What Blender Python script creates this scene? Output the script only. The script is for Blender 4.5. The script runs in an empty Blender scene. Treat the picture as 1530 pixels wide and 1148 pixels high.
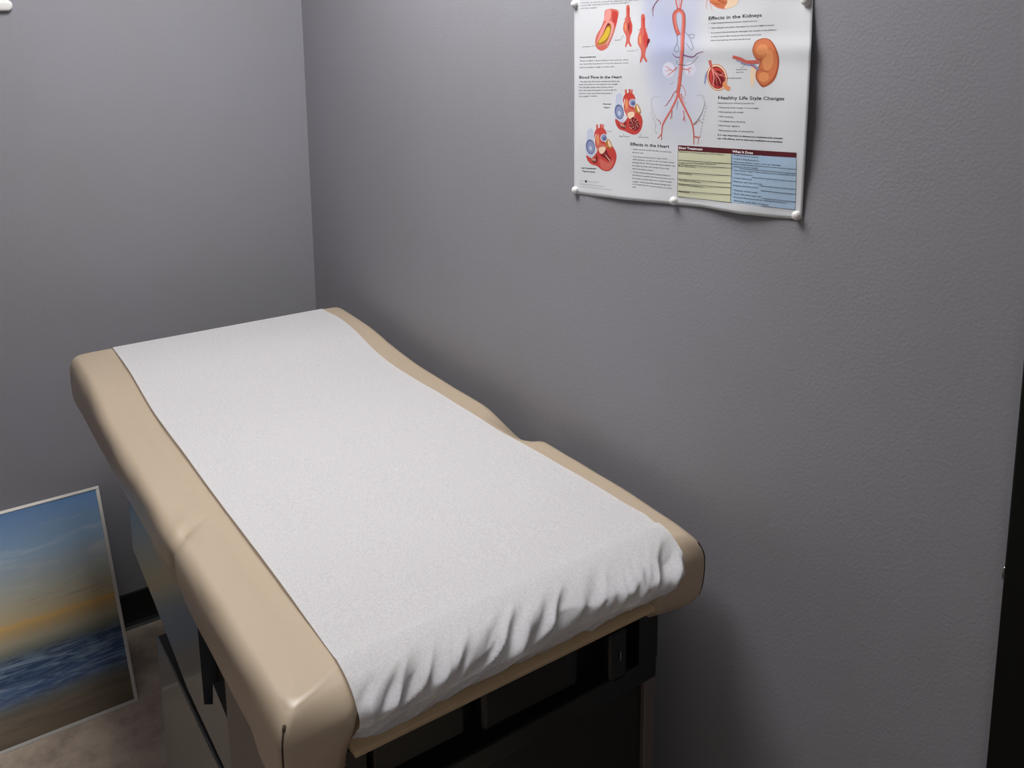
import bpy, bmesh, math
from mathutils import Vector, Matrix, noise
from mathutils.geometry import tessellate_polygon

scene = bpy.context.scene
C = scene.collection
U = 0.74                       # metres per measuring unit
FLOOR, WALL_Y, WALL_X = -2.16, 1.35, -3.375   # in units, the camera is the origin
CAMH = -FLOOR * U
X0 = 0.0

# ------------------------------------------------------------------ camera
R = ((0.57390259, 0.13774239, -0.80725637),
     (0.81888409, -0.10620516, 0.56404726),
     (-0.00804157, -0.98475758, -0.17374647))   # rows = world axes seen from the camera (x right, y down, z forward)
PP, FPX = (777.10, 297.87), 1358.93
cam = bpy.data.cameras.new('camera')
cam.sensor_width = 36.0
cam.lens = FPX * 36.0 / 1530.0
cam.shift_x = (765.0 - PP[0]) / 1530.0
cam.shift_y = (PP[1] - 574.0) / 1530.0
cam.clip_start = 0.02
cam_ob = bpy.data.objects.new('camera', cam)
C.objects.link(cam_ob)
M = Matrix(((R[0][0], -R[0][1], -R[0][2], 0), (R[1][0], -R[1][1], -R[1][2], 0),
            (R[2][0], -R[2][1], -R[2][2], CAMH), (0, 0, 0, 1)))
cam_ob.matrix_world = M
scene.camera = cam_ob

# ------------------------------------------------------------------ world, exposure
w = bpy.data.worlds.new('world'); scene.world = w
w.use_nodes = True
w.node_tree.nodes['Background'].inputs[0].default_value = (0.6, 0.65, 0.7, 1)
w.node_tree.nodes['Background'].inputs[1].default_value = 0.02
scene.view_settings.view_transform = 'Standard'
scene.view_settings.look = 'None'
scene.view_settings.gamma = 1.0
scene.view_settings.use_curve_mapping = False
scene.view_settings.exposure = 0.0
CEIL = 2.45
# ceiling panels: centre x, y (metres), size, strength, label
LIGHTS = [(-1.42, 0.50, 0.90, 0.60, 18.2, 'long white ceiling light panel above the exam table'),
          (0.95, -0.45, 0.60, 0.60, 8.0, 'square white fill light panel added on the ceiling behind the camera')]  # second panel is added for ambient fill, not a known fixture


# ------------------------------------------------------------------ helpers
def P(x, y, z):
    """units with the camera as origin -> world metres"""
    return Vector((x * U, y * U, (z - FLOOR) * U))


def ray(px, py):
    c = (px - PP[0], py - PP[1], FPX)
    return Vector([sum(R[i][k] * c[k] for k in range(3)) for i in range(3)])


def lin(c):
    c /= 255.0
    return c / 12.92 if c <= 0.04045 else ((c + 0.055) / 1.055) ** 2.4


def rgb(r, g, b):
    return (lin(r), lin(g), lin(b), 1.0)


def smooth(a, b, t):
    if a == b:
        return float(t > a)
    t = min(1, max(0, (t - a) / (b - a)))
    return t * t * (3 - 2 * t)


def interp(pts, x):
    if x <= pts[0][0]:
        return pts[0][1]
    for (a, fa), (b, fb) in zip(pts, pts[1:]):
        if x <= b:
            t = (x - a) / (b - a)
            t = t * t * (3 - 2 * t) if False else t
            return fa + (fb - fa) * t
    return pts[-1][1]


def mat(name, color, rough=0.6, metal=0.0, spec=0.5, bump=None, mottle=None, coat=0.0):
    m = bpy.data.materials.new(name); m.use_nodes = True
    nt = m.node_tree; b = nt.nodes['Principled BSDF']
    b.inputs['Base Color'].default_value = color
    b.inputs['Roughness'].default_value = rough
    b.inputs['Metallic'].default_value = metal
    b.inputs['Specular IOR Level'].default_value = spec
    b.inputs['Coat Weight'].default_value = coat
    tc = nt.nodes.new('ShaderNodeTexCoord')
    if mottle:                      # (scale, second colour, low, high)
        n = nt.nodes.new('ShaderNodeTexNoise'); n.inputs['Scale'].default_value = mottle[0]
        n.inputs['Detail'].default_value = 8; n.inputs['Roughness'].default_value = 0.65
        nt.links.new(tc.outputs['Object'], n.inputs['Vector'])
        r = nt.nodes.new('ShaderNodeValToRGB')
        r.color_ramp.elements[0].position = mottle[2]; r.color_ramp.elements[1].position = mottle[3]
        r.color_ramp.elements[0].color = mottle[1]; r.color_ramp.elements[1].color = color
        nt.links.new(n.outputs['Fac'], r.inputs['Fac']); nt.links.new(r.outputs['Color'], b.inputs['Base Color'])
    if bump:                        # (scale, strength, distance)
        n = nt.nodes.new('ShaderNodeTexNoise'); n.inputs['Scale'].default_value = bump[0]
        n.inputs['Detail'].default_value = 4
        nt.links.new(tc.outputs['Object'], n.inputs['Vector'])
        bp = nt.nodes.new('ShaderNodeBump'); bp.inputs['Strength'].default_value = bump[1]
        bp.inputs['Distance'].default_value = bump[2]
        nt.links.new(n.outputs['Fac'], bp.inputs['Height']); nt.links.new(bp.outputs['Normal'], b.inputs['Normal'])
    return m


def link(name, bm, m, parent=None, smooth_shade=False, recalc=True):
    me = bpy.data.meshes.new(name)
    if recalc:
        bmesh.ops.recalc_face_normals(bm, faces=bm.faces)
    bm.to_mesh(me); bm.free()
    for mm in (m if isinstance(m, (list, tuple)) else [m]):
        me.materials.append(mm)
    if smooth_shade:
        for p in me.polygons:
            p.use_smooth = True
    o = bpy.data.objects.new(name, me); C.objects.link(o)
    if parent:
        o.parent = parent
        o.matrix_parent_inverse = Matrix.Translation(-parent.location)
    return o


def empty(name, loc, label, cat, group=None):
    o = bpy.data.objects.new(name, None); o.location = loc; o.empty_display_size = 0.05
    C.objects.link(o)
    return tag(o, label, cat, group)


def tag(o, label, cat, group=None):
    o['label'] = label; o['category'] = cat
    if group:
        o['group'] = group
    return o


def struct(o, label=None):
    o['kind'] = 'structure'
    if label:
        o['label'] = label
    return o


def add_box(bm, a, b, bevel=0.0, mi=0, seg=2):
    """box between two corners (world metres)"""
    lo = [min(a[i], b[i]) for i in range(3)]; hi = [max(a[i], b[i]) for i in range(3)]
    r = bmesh.ops.create_cube(bm, size=1.0)
    for v in r['verts']:
        v.co = Vector([(lo[i] + hi[i]) / 2 + v.co[i] * (hi[i] - lo[i]) for i in range(3)])
    fs = {f for v in r['verts'] for f in v.link_faces}
    for f in fs:
        f.material_index = mi
    if bevel:
        es = list({e for v in r['verts'] for e in v.link_edges})
        bmesh.ops.bevel(bm, geom=es, offset=bevel, segments=seg, profile=0.5, affect='EDGES')


def box_u(bm, x0, x1, y0, y1, z0, z1, bevel=0.0):
    add_box(bm, P(x0, y0, z0), P(x1, y1, z1), bevel)


def add_prism(bm, pts, y0, y1):
    """polygon given in (x, z) units, extruded between y0 and y1"""
    a = [bm.verts.new(P(x, y0, z)) for x, z in pts]
    b = [bm.verts.new(P(x, y1, z)) for x, z in pts]
    bm.faces.new(a); bm.faces.new(b[::-1])
    n = len(pts)
    for i in range(n):
        bm.faces.new((a[i], b[i], b[(i + 1) % n], a[(i + 1) % n]))


def add_tube(bm, pts, r, n=8):
    rings = []
    for i, p in enumerate(pts):
        d = (pts[min(i + 1, len(pts) - 1)] - pts[max(i - 1, 0)]).normalized()
        s = d.cross(Vector((0.31, 0.2, 0.93))).normalized(); t = d.cross(s)
        rings.append([bm.verts.new(p + (s * math.cos(k * 2 * math.pi / n) + t * math.sin(k * 2 * math.pi / n)) * r) for k in range(n)])
    for a, b in zip(rings, rings[1:]):
        for k in range(n):
            bm.faces.new((a[k], a[(k + 1) % n], b[(k + 1) % n], b[k]))
    bm.faces.new(rings[0][::-1]); bm.faces.new(rings[-1])


def add_lathe(bm, origin, axis, prof, n=24):
    """prof = [(radius, height along axis)]"""
    axis = axis.normalized(); s = axis.orthogonal().normalized(); t = axis.cross(s)
    rings = []
    for r, h in prof:
        c = origin + axis * h
        rings.append([bm.verts.new(c + (s * math.cos(k * 2 * math.pi / n) + t * math.sin(k * 2 * math.pi / n)) * max(r, 1e-5)) for k in range(n)])
    for a, b in zip(rings, rings[1:]):
        for k in range(n):
            bm.faces.new((a[k], a[(k + 1) % n], b[(k + 1) % n], b[k]))
    bm.faces.new(rings[0][::-1]); bm.faces.new(rings[-1])


# ------------------------------------------------------------------ materials
WALL = mat('grey_wall_paint', rgb(143, 142, 149), 0.55, spec=0.35, bump=(220, 0.18, 0.002), mottle=(1.6, rgb(139, 138, 142), 0.35, 0.6))
CEILING = mat('white_ceiling', rgb(225, 224, 220), 0.9)
FLOOR_M = mat('brown_vinyl_floor', rgb(196, 178, 160), 0.35, mottle=(14, rgb(158, 142, 128), 0.36, 0.62), bump=(30, 0.05, 0.002))
BASE = mat('black_rubber', rgb(20, 20, 21), 0.5)
VINYL = mat('beige_vinyl', rgb(176, 159, 138), 0.36, spec=0.5, bump=(420, 0.05, 0.0006))
SEAM = mat('dark_seam_thread', rgb(62, 48, 38), 0.8)
BODY = mat('dark_grey_enamel', rgb(60, 62, 65), 0.36, spec=0.6, coat=0.3)
BODY2 = mat('warm_grey_laminate', rgb(92, 85, 80), 0.4)
BLACK = mat('black_plastic', rgb(17, 19, 17), 0.4)
BLACK2 = mat('black_matt_panel', rgb(12, 12, 11), 0.55)
TAN = mat('tan_laminate', rgb(176, 152, 120), 0.5)
STEEL = mat('steel', rgb(150, 150, 148), 0.3, metal=1.0)
DOORM = mat('black_door_paint', rgb(9, 11, 9), 0.6, spec=0.2)
WHITEP = mat('white_plastic', rgb(226, 224, 222), 0.35)
FRAME = mat('brushed_silver_frame', rgb(196, 192, 186), 0.38, metal=0.35)


# ------------------------------------------------------------------ the room
def slab(name, a, b, m, label=None):
    bm = bmesh.new(); add_box(bm, a, b)
    return struct(link(name, bm, m), label)

xw, yw = WALL_X * U, WALL_Y * U
XE, YL, T = 1.9, -2.3, 0.1
slab('floor', (xw - T, YL - T, -T), (XE + T, yw + T, 0), FLOOR_M, 'mottled brown-grey vinyl floor')
slab('ceiling', (xw - T, YL - T, CEIL), (XE + T, yw + T, CEIL + T), CEILING)
slab('wall_left', (xw - T, YL - T, 0), (xw, yw + T, CEIL), WALL, 'grey painted wall behind the head of the table')
DX0 = -0.620 * U      # where the black door frame starts on the right wall
DX1, DH = DX0 + 1.02, 2.12
bm = bmesh.new()
add_box(bm, (xw, yw, 0), (DX0 + 0.05, yw + T, CEIL))
add_box(bm, (DX1 - 0.05, yw, 0), (XE + T, yw + T, CEIL))
add_box(bm, (DX0 + 0.05, yw, DH - 0.05), (DX1 - 0.05, yw + T, CEIL))
struct(link('wall_right', bm, WALL), 'grey painted wall with the medical poster')
slab('wall_back', (XE, YL - T, 0), (XE + T, yw + T, CEIL), WALL)
slab('wall_front', (xw - T, YL - T, 0), (XE + T, YL, CEIL), WALL)


def baseboard(name, a, b, inward):
    bm = bmesh.new()
    a, b = Vector(a), Vector(b); n = Vector(inward)
    prof = [(0, 0), (0.018, 0), (0.011, 0.006), (0.006, 0.014), (0.004, 0.03), (0.004, 0.096), (0.002, 0.1), (0, 0.1)]
    ra = [bm.verts.new(a + n * q + Vector((0, 0, h))) for q, h in prof]
    rb = [bm.verts.new(b + n * q + Vector((0, 0, h))) for q, h in prof]
    for i in range(len(prof)):
        j = (i + 1) % len(prof)
        bm.faces.new((ra[i], ra[j], rb[j], rb[i]))
    bm.faces.new(ra); bm.faces.new(rb[::-1])
    struct(link(name, bm, BASE), 'black rubber cove base')

baseboard('baseboard_left', (xw, YL, 0), (xw, yw, 0), (1, 0, 0))
baseboard('baseboard_right', (xw + 0.018, yw, 0), (DX0, yw, 0), (0, -1, 0))

# black door and frame at the right end of the right wall
d = bpy.data.objects.new('door_1', None); d.location = (DX0, yw, 0); C.objects.link(d)
struct(d, 'black door and frame at the right end of the wall')
bm = bmesh.new()
FP = 0.016
add_box(bm, (DX0, yw - FP, 0), (DX0 + 0.052, yw + T, DH), 0.003)
add_box(bm, (DX1 - 0.052, yw - FP, 0), (DX1, yw + T, DH), 0.003)
add_box(bm, (DX0 + 0.052, yw - FP, DH - 0.052), (DX1 - 0.052, yw + T, DH), 0.003)
link('door_frame', bm, DOORM, d)
bm = bmesh.new()
add_box(bm, (DX0 + 0.055, yw + 0.01, 0.008), (DX1 - 0.055, yw + 0.05, DH - 0.055), 0.002)
link('door_panel', bm, DOORM, d)
hz = (-0.818 - FLOOR) * U
bm = bmesh.new()
add_lathe(bm, Vector((DX0 - 0.003, yw - 0.006, hz - 0.008)), Vector((0, 0, 1)), [(0.001, 0), (0.0025, 0.002), (0.0025, 0.014), (0.001, 0.016)], 12)
o = link('strike_pin', bm, STEEL, d, True)


# ------------------------------------------------------------------ ceiling light and added fill panel (above, outside the picture)
for lx, ly, sx, sy, power, lab in LIGHTS:
    cl = empty('ceiling_light', (lx, ly, CEIL), lab, 'ceiling light')
    bm = bmesh.new()
    for a, b in (((lx - sx/2 - .03, ly - sy/2 - .03), (lx + sx/2 + .03, ly - sy/2)), ((lx - sx/2 - .03, ly + sy/2), (lx + sx/2 + .03, ly + sy/2 + .03)),
                 ((lx - sx/2 - .03, ly - sy/2), (lx - sx/2, ly + sy/2)), ((lx + sx/2, ly - sy/2), (lx + sx/2 + .03, ly + sy/2))):
        add_box(bm, (a[0], a[1], CEIL - 0.015), (b[0], b[1], CEIL))
    link('light_frame', bm, WHITEP, cl)
    em = bpy.data.materials.new('light_diffuser'); em.use_nodes = True
    nt = em.node_tree; nt.nodes.clear()
    e = nt.nodes.new('ShaderNodeEmission'); e.inputs[0].default_value = (1.0, 0.99, 0.985, 1); e.inputs[1].default_value = power
    out = nt.nodes.new('ShaderNodeOutputMaterial'); nt.links.new(e.outputs[0], out.inputs[0])
    bm = bmesh.new(); add_box(bm, (lx - sx/2, ly - sy/2, CEIL - 0.008), (lx + sx/2, ly + sy/2, CEIL - 0.001))
    link('diffuser', bm, em, cl)

# ------------------------------------------------------------------ exam table
TY0, TY1 = 0.385, 1.290         # cushion sides
XH, XS, XF = -2.975, -1.805, -1.185   # head end, seam, foot end
TB = -1.135                     # cushion underside
ZTOP = [(-3.0, -0.940), (-2.95, -0.943), (-2.72, -0.950), (-2.55, -0.976), (-2.43, -0.988), (-2.25, -0.991), (-2.07, -0.992), (-1.9, -0.994), (-1.5, -0.994), (-1.38, -0.998), (-1.2, -1.003)]


def ztop(x, y):
    z = sum(interp(ZTOP, x + k * 0.025) for k in range(-3, 4)) / 7
    z -= 0.010 * math.exp(-((y - 0.492) / 0.022) ** 2) * smooth(-2.95, -2.8, x) * (1 - smooth(-1.5, -1.3, x))   # soft channel beside the paper
    dip = (smooth(-2.02, -1.83, x) * (1 - smooth(-1.80, -1.72, x)))
    z -= dip * (0.032 * smooth(1.215, 1.28, y) + 0.014 * (1 - smooth(0.40, 0.49, y)))
    z += 0.0045 * noise.noise(Vector((x * 3.1, y * 4.0, 3.0)))
    return z


CORNERS = {}


def cushion(name, x0, x1, r0, r1, parent, front=False):
    """rings of one pad: a soft rounded slab with mitred corners"""
    cx, cy = (x0 + x1) / 2, (TY0 + TY1) / 2
    hx, hy = (x1 - x0) / 2, (TY1 - TY0) / 2
    rc = 0.014
    ring = []                   # outer ring in plan, local
    NX, NY, NC = int(hx * 210), int(hy * 130), 6
    def seg(a, b, n):
        for i in range(n):
            t = i / n
            ring.append((a[0] + (b[0] - a[0]) * t, a[1] + (b[1] - a[1]) * t))
    def arc(ccx, ccy, a0):
        for i in range(NC):
            a = a0 + i / NC * math.pi / 2
            ring.append((ccx + rc * math.cos(a), ccy + rc * math.sin(a)))
    seg((hx, -hy + rc), (hx, hy - rc), NY); arc(hx - rc, hy - rc, 0)
    seg((hx - rc, hy), (-hx + rc, hy), NX); arc(-hx + rc, hy - rc, math.pi / 2)
    seg((-hx, hy - rc), (-hx, -hy + rc), NY); arc(-hx + rc, -hy + rc, math.pi)
    seg((-hx + rc, -hy), (hx - rc, -hy), NX); arc(hx - rc, -hy + rc, math.pi * 1.5)
    prof = []                   # (inset 0..1 in edge radii, extra inset towards the middle, height 0..1, )
    ry = 0.029
    prof.append(('in', 0.90, 0.0)); prof.append(('in', 0.4, 0.0)); 
    prof += [('r', 1.1, 0.0), ('r', 0.80, 0.03), ('r', 0.45, 0.10), ('r', 0.15, 0.18), ('r', 0.04, 0.30), ('r', 0.0, 0.44), ('r', 0.0, 0.58)]
    for k in range(1, 11):
        a = k / 10 * math.pi / 2
        prof.append(('r', 0.0 + 1 - math.cos(a), 0.70 + 0.30 * math.sin(a)))
    for q in (0.02, 0.06, 0.10, 0.15, 0.2, 0.26, 0.33, 0.42, 0.52, 0.64, 0.76, 0.88, 0.985):
        prof.append(('t', q, 1.0))
    bm = bmesh.new(); rings = []
    for kind, q, h in prof:
        row = []
        for (lx_, ly_) in ring:
            rx = r1 if lx_ > 0 else r0
            if front and lx_ > 0:
                rx = r1 * (1 - 0.66 * math.exp(-((hy - abs(ly_)) / 0.085) ** 2))     # ears at the two front corners
            base_x, base_y = (1 - rx / hx), (1 - ry / hy)
            if kind == 'r':
                qx = q
                if front and lx_ > 0 and h > 0.7:
                    tt = (h - 0.70) / 0.30
                    qx = 0.75 * q + 0.25 * math.asin(min(1, tt)) / (math.pi / 2)
                elif h <= 0.6:
                    qx = q * ry / rx * 0.7 + (0.42 * (0.6 - h) / 0.6 if (front and lx_ > 0) else 0)
                fx, fy = 1 - qx * rx / hx, 1 - q * ry / hy
            elif kind == 'in':
                fx, fy = (1 - 1.1 * ry / hx) * (1 - q), (1 - 1.1 * ry / hy) * (1 - q)
            else:
                fx, fy = base_x * (1 - q), base_y * (1 - q)
            x, y = cx + lx_ * fx, cy + ly_ * fy
            zt = ztop(x, y)
            # droop towards the mitred corners
            ex, ey = 1 - abs(lx_ * fx) / hx, 1 - abs(ly_ * fy) / hy
            dc = math.hypot(ex * hx, ey * hy)
            zt -= 0.008 * math.exp(-(dc / 0.045) ** 2) if (front and lx_ > 0) else 0.004 * math.exp(-(dc / 0.05) ** 2)
            zb = TB + 0.02 * (1 - smooth(-1.9, -1.4, x))
            side = smooth(0.0, 0.6, h)
            if front and kind == 'r' and q > 0.99 and lx_ > hx * 0.97:
                zt += 0.0025
            if front and x > x1 - 0.2:
                mid = smooth(TY0 + 0.115, TY0 + 0.13, y) * (1 - smooth(TY1 - 0.135, TY1 - 0.12, y))
                w_ = smooth(x1 - 0.16, x1 - 0.1, x)
                zb += w_ * (0.042 * mid - 0.034 * (1 - mid))
                x -= 0.062 * mid * smooth(x1 - 0.1, x1 - 0.02, x) * (1 - 0.75 * side)
            z = zb + (zt - zb) * h
            # gentle unevenness of stuffed vinyl on the sides
            if kind == 'r' and abs(ly_) > hy * 0.9:
                y += math.copysign(0.004 * noise.noise(Vector((x * 5.0, 1.7, h * 2))), ly_)
            # fold where the back section bends
            yin = hy - abs(y - cy)
            ds = abs(x - (XS - 0.05 * smooth(0.0, 0.09, yin) * (1 if ly_ < 0 else 0.0)))
            if ds < 0.14 and yin < 0.14:
                dec = 1 - smooth(0.0, 0.13, yin)
                if ly_ < 0:
                    z -= (0.006 * math.exp(-(ds / 0.016) ** 2) - 0.004 * math.exp(-((ds - 0.04) / 0.02) ** 2)) * dec * h
                if kind == 'r':
                    y -= math.copysign((0.007 * math.exp(-(ds / 0.014) ** 2) + 0.007 * math.exp(-(ds / 0.05) ** 2)) * (1 - 0.5 * h), ly_)
            row.append(bm.verts.new(P(x, y, z)))
        rings.append(row)
    n = len(ring)
    for key, idx in (('right', NY + NC // 2), ('left', n - NC + NC // 2)):
        CORNERS[key] = [rw[idx].co.copy() for rw, pf in zip(rings, prof) if pf[0] == 'r' and 0.0 < pf[2] < 0.93]
    for a, b in zip(rings, rings[1:]):
        for k in range(n):
            bm.faces.new((a[k], a[(k + 1) % n], b[(k + 1) % n], b[k]))
    bm.faces.new(rings[0][::-1]); bm.faces.new(rings[-1])
    return link(name, bm, VINYL, parent, True)

table = empty('exam_table', P(-1.9, 0.83, FLOOR), 'beige padded medical exam table with dark cabinet base against the grey wall', 'exam table')
seat = cushion('cushion', XH, XF, 0.012, 0.080, table, True)
# corner seams of the upholstery
for key, sgn in (('left', -1), ('right', 1)):
    bm = bmesh.new()
    off = Vector((0.0003, sgn * 0.0003, 0))
    add_tube(bm, [p + off for p in CORNERS[key]], 0.0011, 6)
    tip = CORNERS[key][-1] + off
    add_tube(bm, [tip + Vector((0, 0, -0.005)), tip + Vector((-0.0005, 0, 0)), tip + Vector((-0.003, -sgn * 0.002, 0.003))], 0.0022, 8)
    o = link('corner_seam', bm, SEAM, seat, True); o['label'] = 'dark stitched corner seam'
# cabinet
CY0, CY1, CXF, CXH = 0.425, 1.217, -1.255, -2.43
bm = bmesh.new()
box_u(bm, CXH + 0.01, CXF - 0.01, CY0 + 0.012, CY1 - 0.01, TB + 0.004 - 0.045, TB + 0.012)
box_u(bm, -2.80, CXH + 0.01, CY0 + 0.10, CY1 - 0.10, TB - 0.02, TB + 0.012)
link('support_board', bm, BLACK, table)
ZL = -1.440
# side body with the notch under the cushion
ZU = -1.337
bm = bmesh.new()
top = TB - 0.035
add_prism(bm, [(CXH, top), (-1.800, top), (-1.792, -1.384), (-1.719, -1.335), (-1.708, -1.281), (-1.622, -1.300), (-1.614, -1.300), (-1.614, -1.447), (-1.93, -1.437), (-2.2, -1.378), (CXH, -1.337)], CY0, CY0 + 0.03)
link('upper_body', bm, BODY, table)
bm = bmesh.new()
box_u(bm, CXH + 0.004, -1.607, CY0 + 0.031, CY1, -1.33, top)
box_u(bm, -2.2, -1.607, CY0 + 0.031, CY1, -1.44, -1.33)
link('inner_body', bm, BLACK2, table)
bm = bmesh.new()
box_u(bm, -2.225, CXF - 0.03, CY0 + 0.045, CY1 - 0.02, -1.475, ZL)
link('shadow_gap_rail', bm, BLACK2, table)
bm = bmesh.new()
box_u(bm, -2.225, -1.614, CY0, CY1, -1.985, -1.475, 0.003)
link('base_body', bm, BODY, table)
bm = bmesh.new()
box_u(bm, -2.18, -1.32, CY0 + 0.06, CY1 - 0.06, FLOOR + 0.0005, -1.983)
link('plinth', bm, BLACK2, table)
# front end: warm grey side panel, right post, black apron, black panel
bm = bmesh.new()
box_u(bm, -1.606, CXF, CY0 - 0.004, CY0 + 0.028, -1.985, TB - 0.005, 0.002)
link('side_panel', bm, BODY2, table)
bm = bmesh.new()
box_u(bm, -1.606, CXF, CY1 - 0.030, CY1, -1.985, -1.335, 0.002)
link('side_panel', bm, BODY2, table)
bm = bmesh.new()
box_u(bm, -1.606, CXF - 0.012, CY0 + 0.028, CY1 - 0.030, -1.985, -1.339)
link('front_panel', bm, BLACK2, table)
# apron frame with recessed tray
bm = bmesh.new()
AX = CXF + 0.004
box_u(bm, -1.60, AX, CY0 + 0.028, CY1, -1.158, TB - 0.002, 0.002)
box_u(bm, -1.60, AX, CY0 + 0.028, CY1, -1.334, -1.285, 0.003)
box_u(bm, -1.60, AX, 1.165, CY1, -1.285, -1.158)
box_u(bm, -1.60, AX, CY0 + 0.028, 0.55, -1.285, -1.158)
box_u(bm, -1.60, CXF - 0.05, 0.55, 1.165, -1.285, -1.158)
ap = link('apron', bm, BLACK, table)
bm = bmesh.new()
add_box(bm, P(CXF - 0.052, 0.79, -1.275), P(CXF - 0.012, 1.02, -1.185), 0.008, seg=3)
link('stirrup_socket', bm, BLACK, table, False)
bm = bmesh.new()
add_box(bm, P(CXF - 0.052, 0.57, -1.262), P(CXF - 0.02, 0.76, -1.178), 0.006, seg=3)
link('stirrup_socket', bm, BLACK, table, False)
# latch on the apron
bm = bmesh.new()
add_box(bm, P(CXF - 0.052, 1.085, -1.30), P(CXF + 0.004, 1.135, -1.185), 0.006, seg=3)
lt = link('latch', bm, BLACK, table)
bm = bmesh.new()
pts = [P(CXF + 0.006, 1.109 + 0.004 * math.cos(a), -1.238 + 0.012 * math.sin(a)) for a in [math.radians(-60 + i * 12) for i in range(11)]]
add_tube(bm, pts, 0.0011, 6)
o = link('latch_ring', bm, STEEL, lt, True); o['label'] = 'small steel ring'
# tan strip under the paper
bm = bmesh.new()
add_prism(bm, [(-1.31, -1.098), (-1.209, -1.098), (-1.182, -1.103), (-1.179, -1.105), (-1.179, -1.110), (-1.31, -1.112)], 0.500, 1.140)
o = link('front_rail', bm, TAN, table); o['label'] = 'tan front rail strip'

# ------------------------------------------------------------------ the paper sheet on the table
PAPER = bpy.data.materials.new('crepe_paper'); PAPER.use_nodes = True
nt = PAPER.node_tree; b = nt.nodes['Principled BSDF']; tc = nt.nodes.new('ShaderNodeTexCoord')
n1 = nt.nodes.new('ShaderNodeTexNoise'); n1.inputs['Scale'].default_value = 330; n1.inputs['Detail'].default_value = 8; n1.inputs['Roughness'].default_value = 0.7
n2 = nt.nodes.new('ShaderNodeTexNoise'); n2.inputs['Scale'].default_value = 900; n2.inputs['Detail'].default_value = 3
nt.links.new(tc.outputs['Object'], n1.inputs['Vector']); nt.links.new(tc.outputs['Object'], n2.inputs['Vector'])
cr = nt.nodes.new('ShaderNodeValToRGB')
cr.color_ramp.elements[0].position = 0.38; cr.color_ramp.elements[0].color = rgb(208, 208, 212)
cr.color_ramp.elements[1].position = 0.58; cr.color_ramp.elements[1].color = rgb(227, 227, 231)
nt.links.new(n1.outputs['Fac'], cr.inputs['Fac']); nt.links.new(cr.outputs['Color'], b.inputs['Base Color'])
bp = nt.nodes.new('ShaderNodeBump'); bp.inputs['Strength'].default_value = 0.35; bp.inputs['Distance'].default_value = 0.0015
nt.links.new(n1.outputs['Fac'], bp.inputs['Height']); nt.links.new(bp.outputs['Normal'], b.inputs['Normal'])
b.inputs['Roughness'].default_value = 0.85; b.inputs['Specular IOR Level'].default_value = 0.2
tr = nt.nodes.new('ShaderNodeBsdfTransparent'); mx = nt.nodes.new('ShaderNodeMixShader'); mx.inputs[0].default_value = 0.17
tl = nt.nodes.new('ShaderNodeBsdfTranslucent'); tl.inputs[0].default_value = rgb(225, 220, 212); mx2 = nt.nodes.new('ShaderNodeMixShader'); mx2.inputs[0].default_value = 0.22
nt.links.new(b.outputs[0], mx2.inputs[1]); nt.links.new(tl.outputs[0], mx2.inputs[2])
nt.links.new(mx2.outputs[0], mx.inputs[1]); nt.links.new(tr.outputs[0], mx.inputs[2])
nt.links.new(mx.outputs[0], nt.nodes['Material Output'].inputs[0])


def paper_path():
    pts = []
    for z in (-1.10, -1.06, -1.02, -0.99): pts.append((XH - 0.006, z, 0))
    for k in range(7):
        a = k / 6 * math.pi / 2
        pts.append((XH + 0.030 - 0.036 * math.cos(a), -0.978 + 0.033 * math.sin(a), 0))
    n = 150
    for i in range(1, n):
        x = XH + 0.03 + (XF - 0.080 - XH - 0.03) * i / n
        pts.append((x, None, 0))
    return pts

LEFT = [(-3.0, 0.508), (-2.9, 0.510), (-2.3, 0.512), (-1.5, 0.512), (-1.27, 0.512), (-1.18, 0.505)]
RIGHT = [(-3.0, 1.196), (-2.94, 1.203), (-2.85, 1.213), (-2.75, 1.212), (-2.55, 1.203), (-2.40, 1.199), (-2.33, 1.200), (-2.11, 1.207), (-1.82, 1.208), (-1.73, 1.213), (-1.52, 1.220), (-1.37, 1.226), (-1.31, 1.232), (-1.24, 1.222), (-1.18, 1.208)]
bm = bmesh.new()
NW = 260
rows = []
for (x, z, _) in paper_path():
    row = []
    a, c = interp(LEFT, x), interp(RIGHT, x)
    for j in range(NW + 1):
        t = j / NW; y = a + (c - a) * t
        zz = (ztop(x, max(y, 0.56)) + 0.0055 + 0.0012 * noise.noise(Vector((x * 9, y * 9, 0)))) if z is None else z + 0.009
        row.append(bm.verts.new(P(x, y, zz)))
    rows.append(row)
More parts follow.
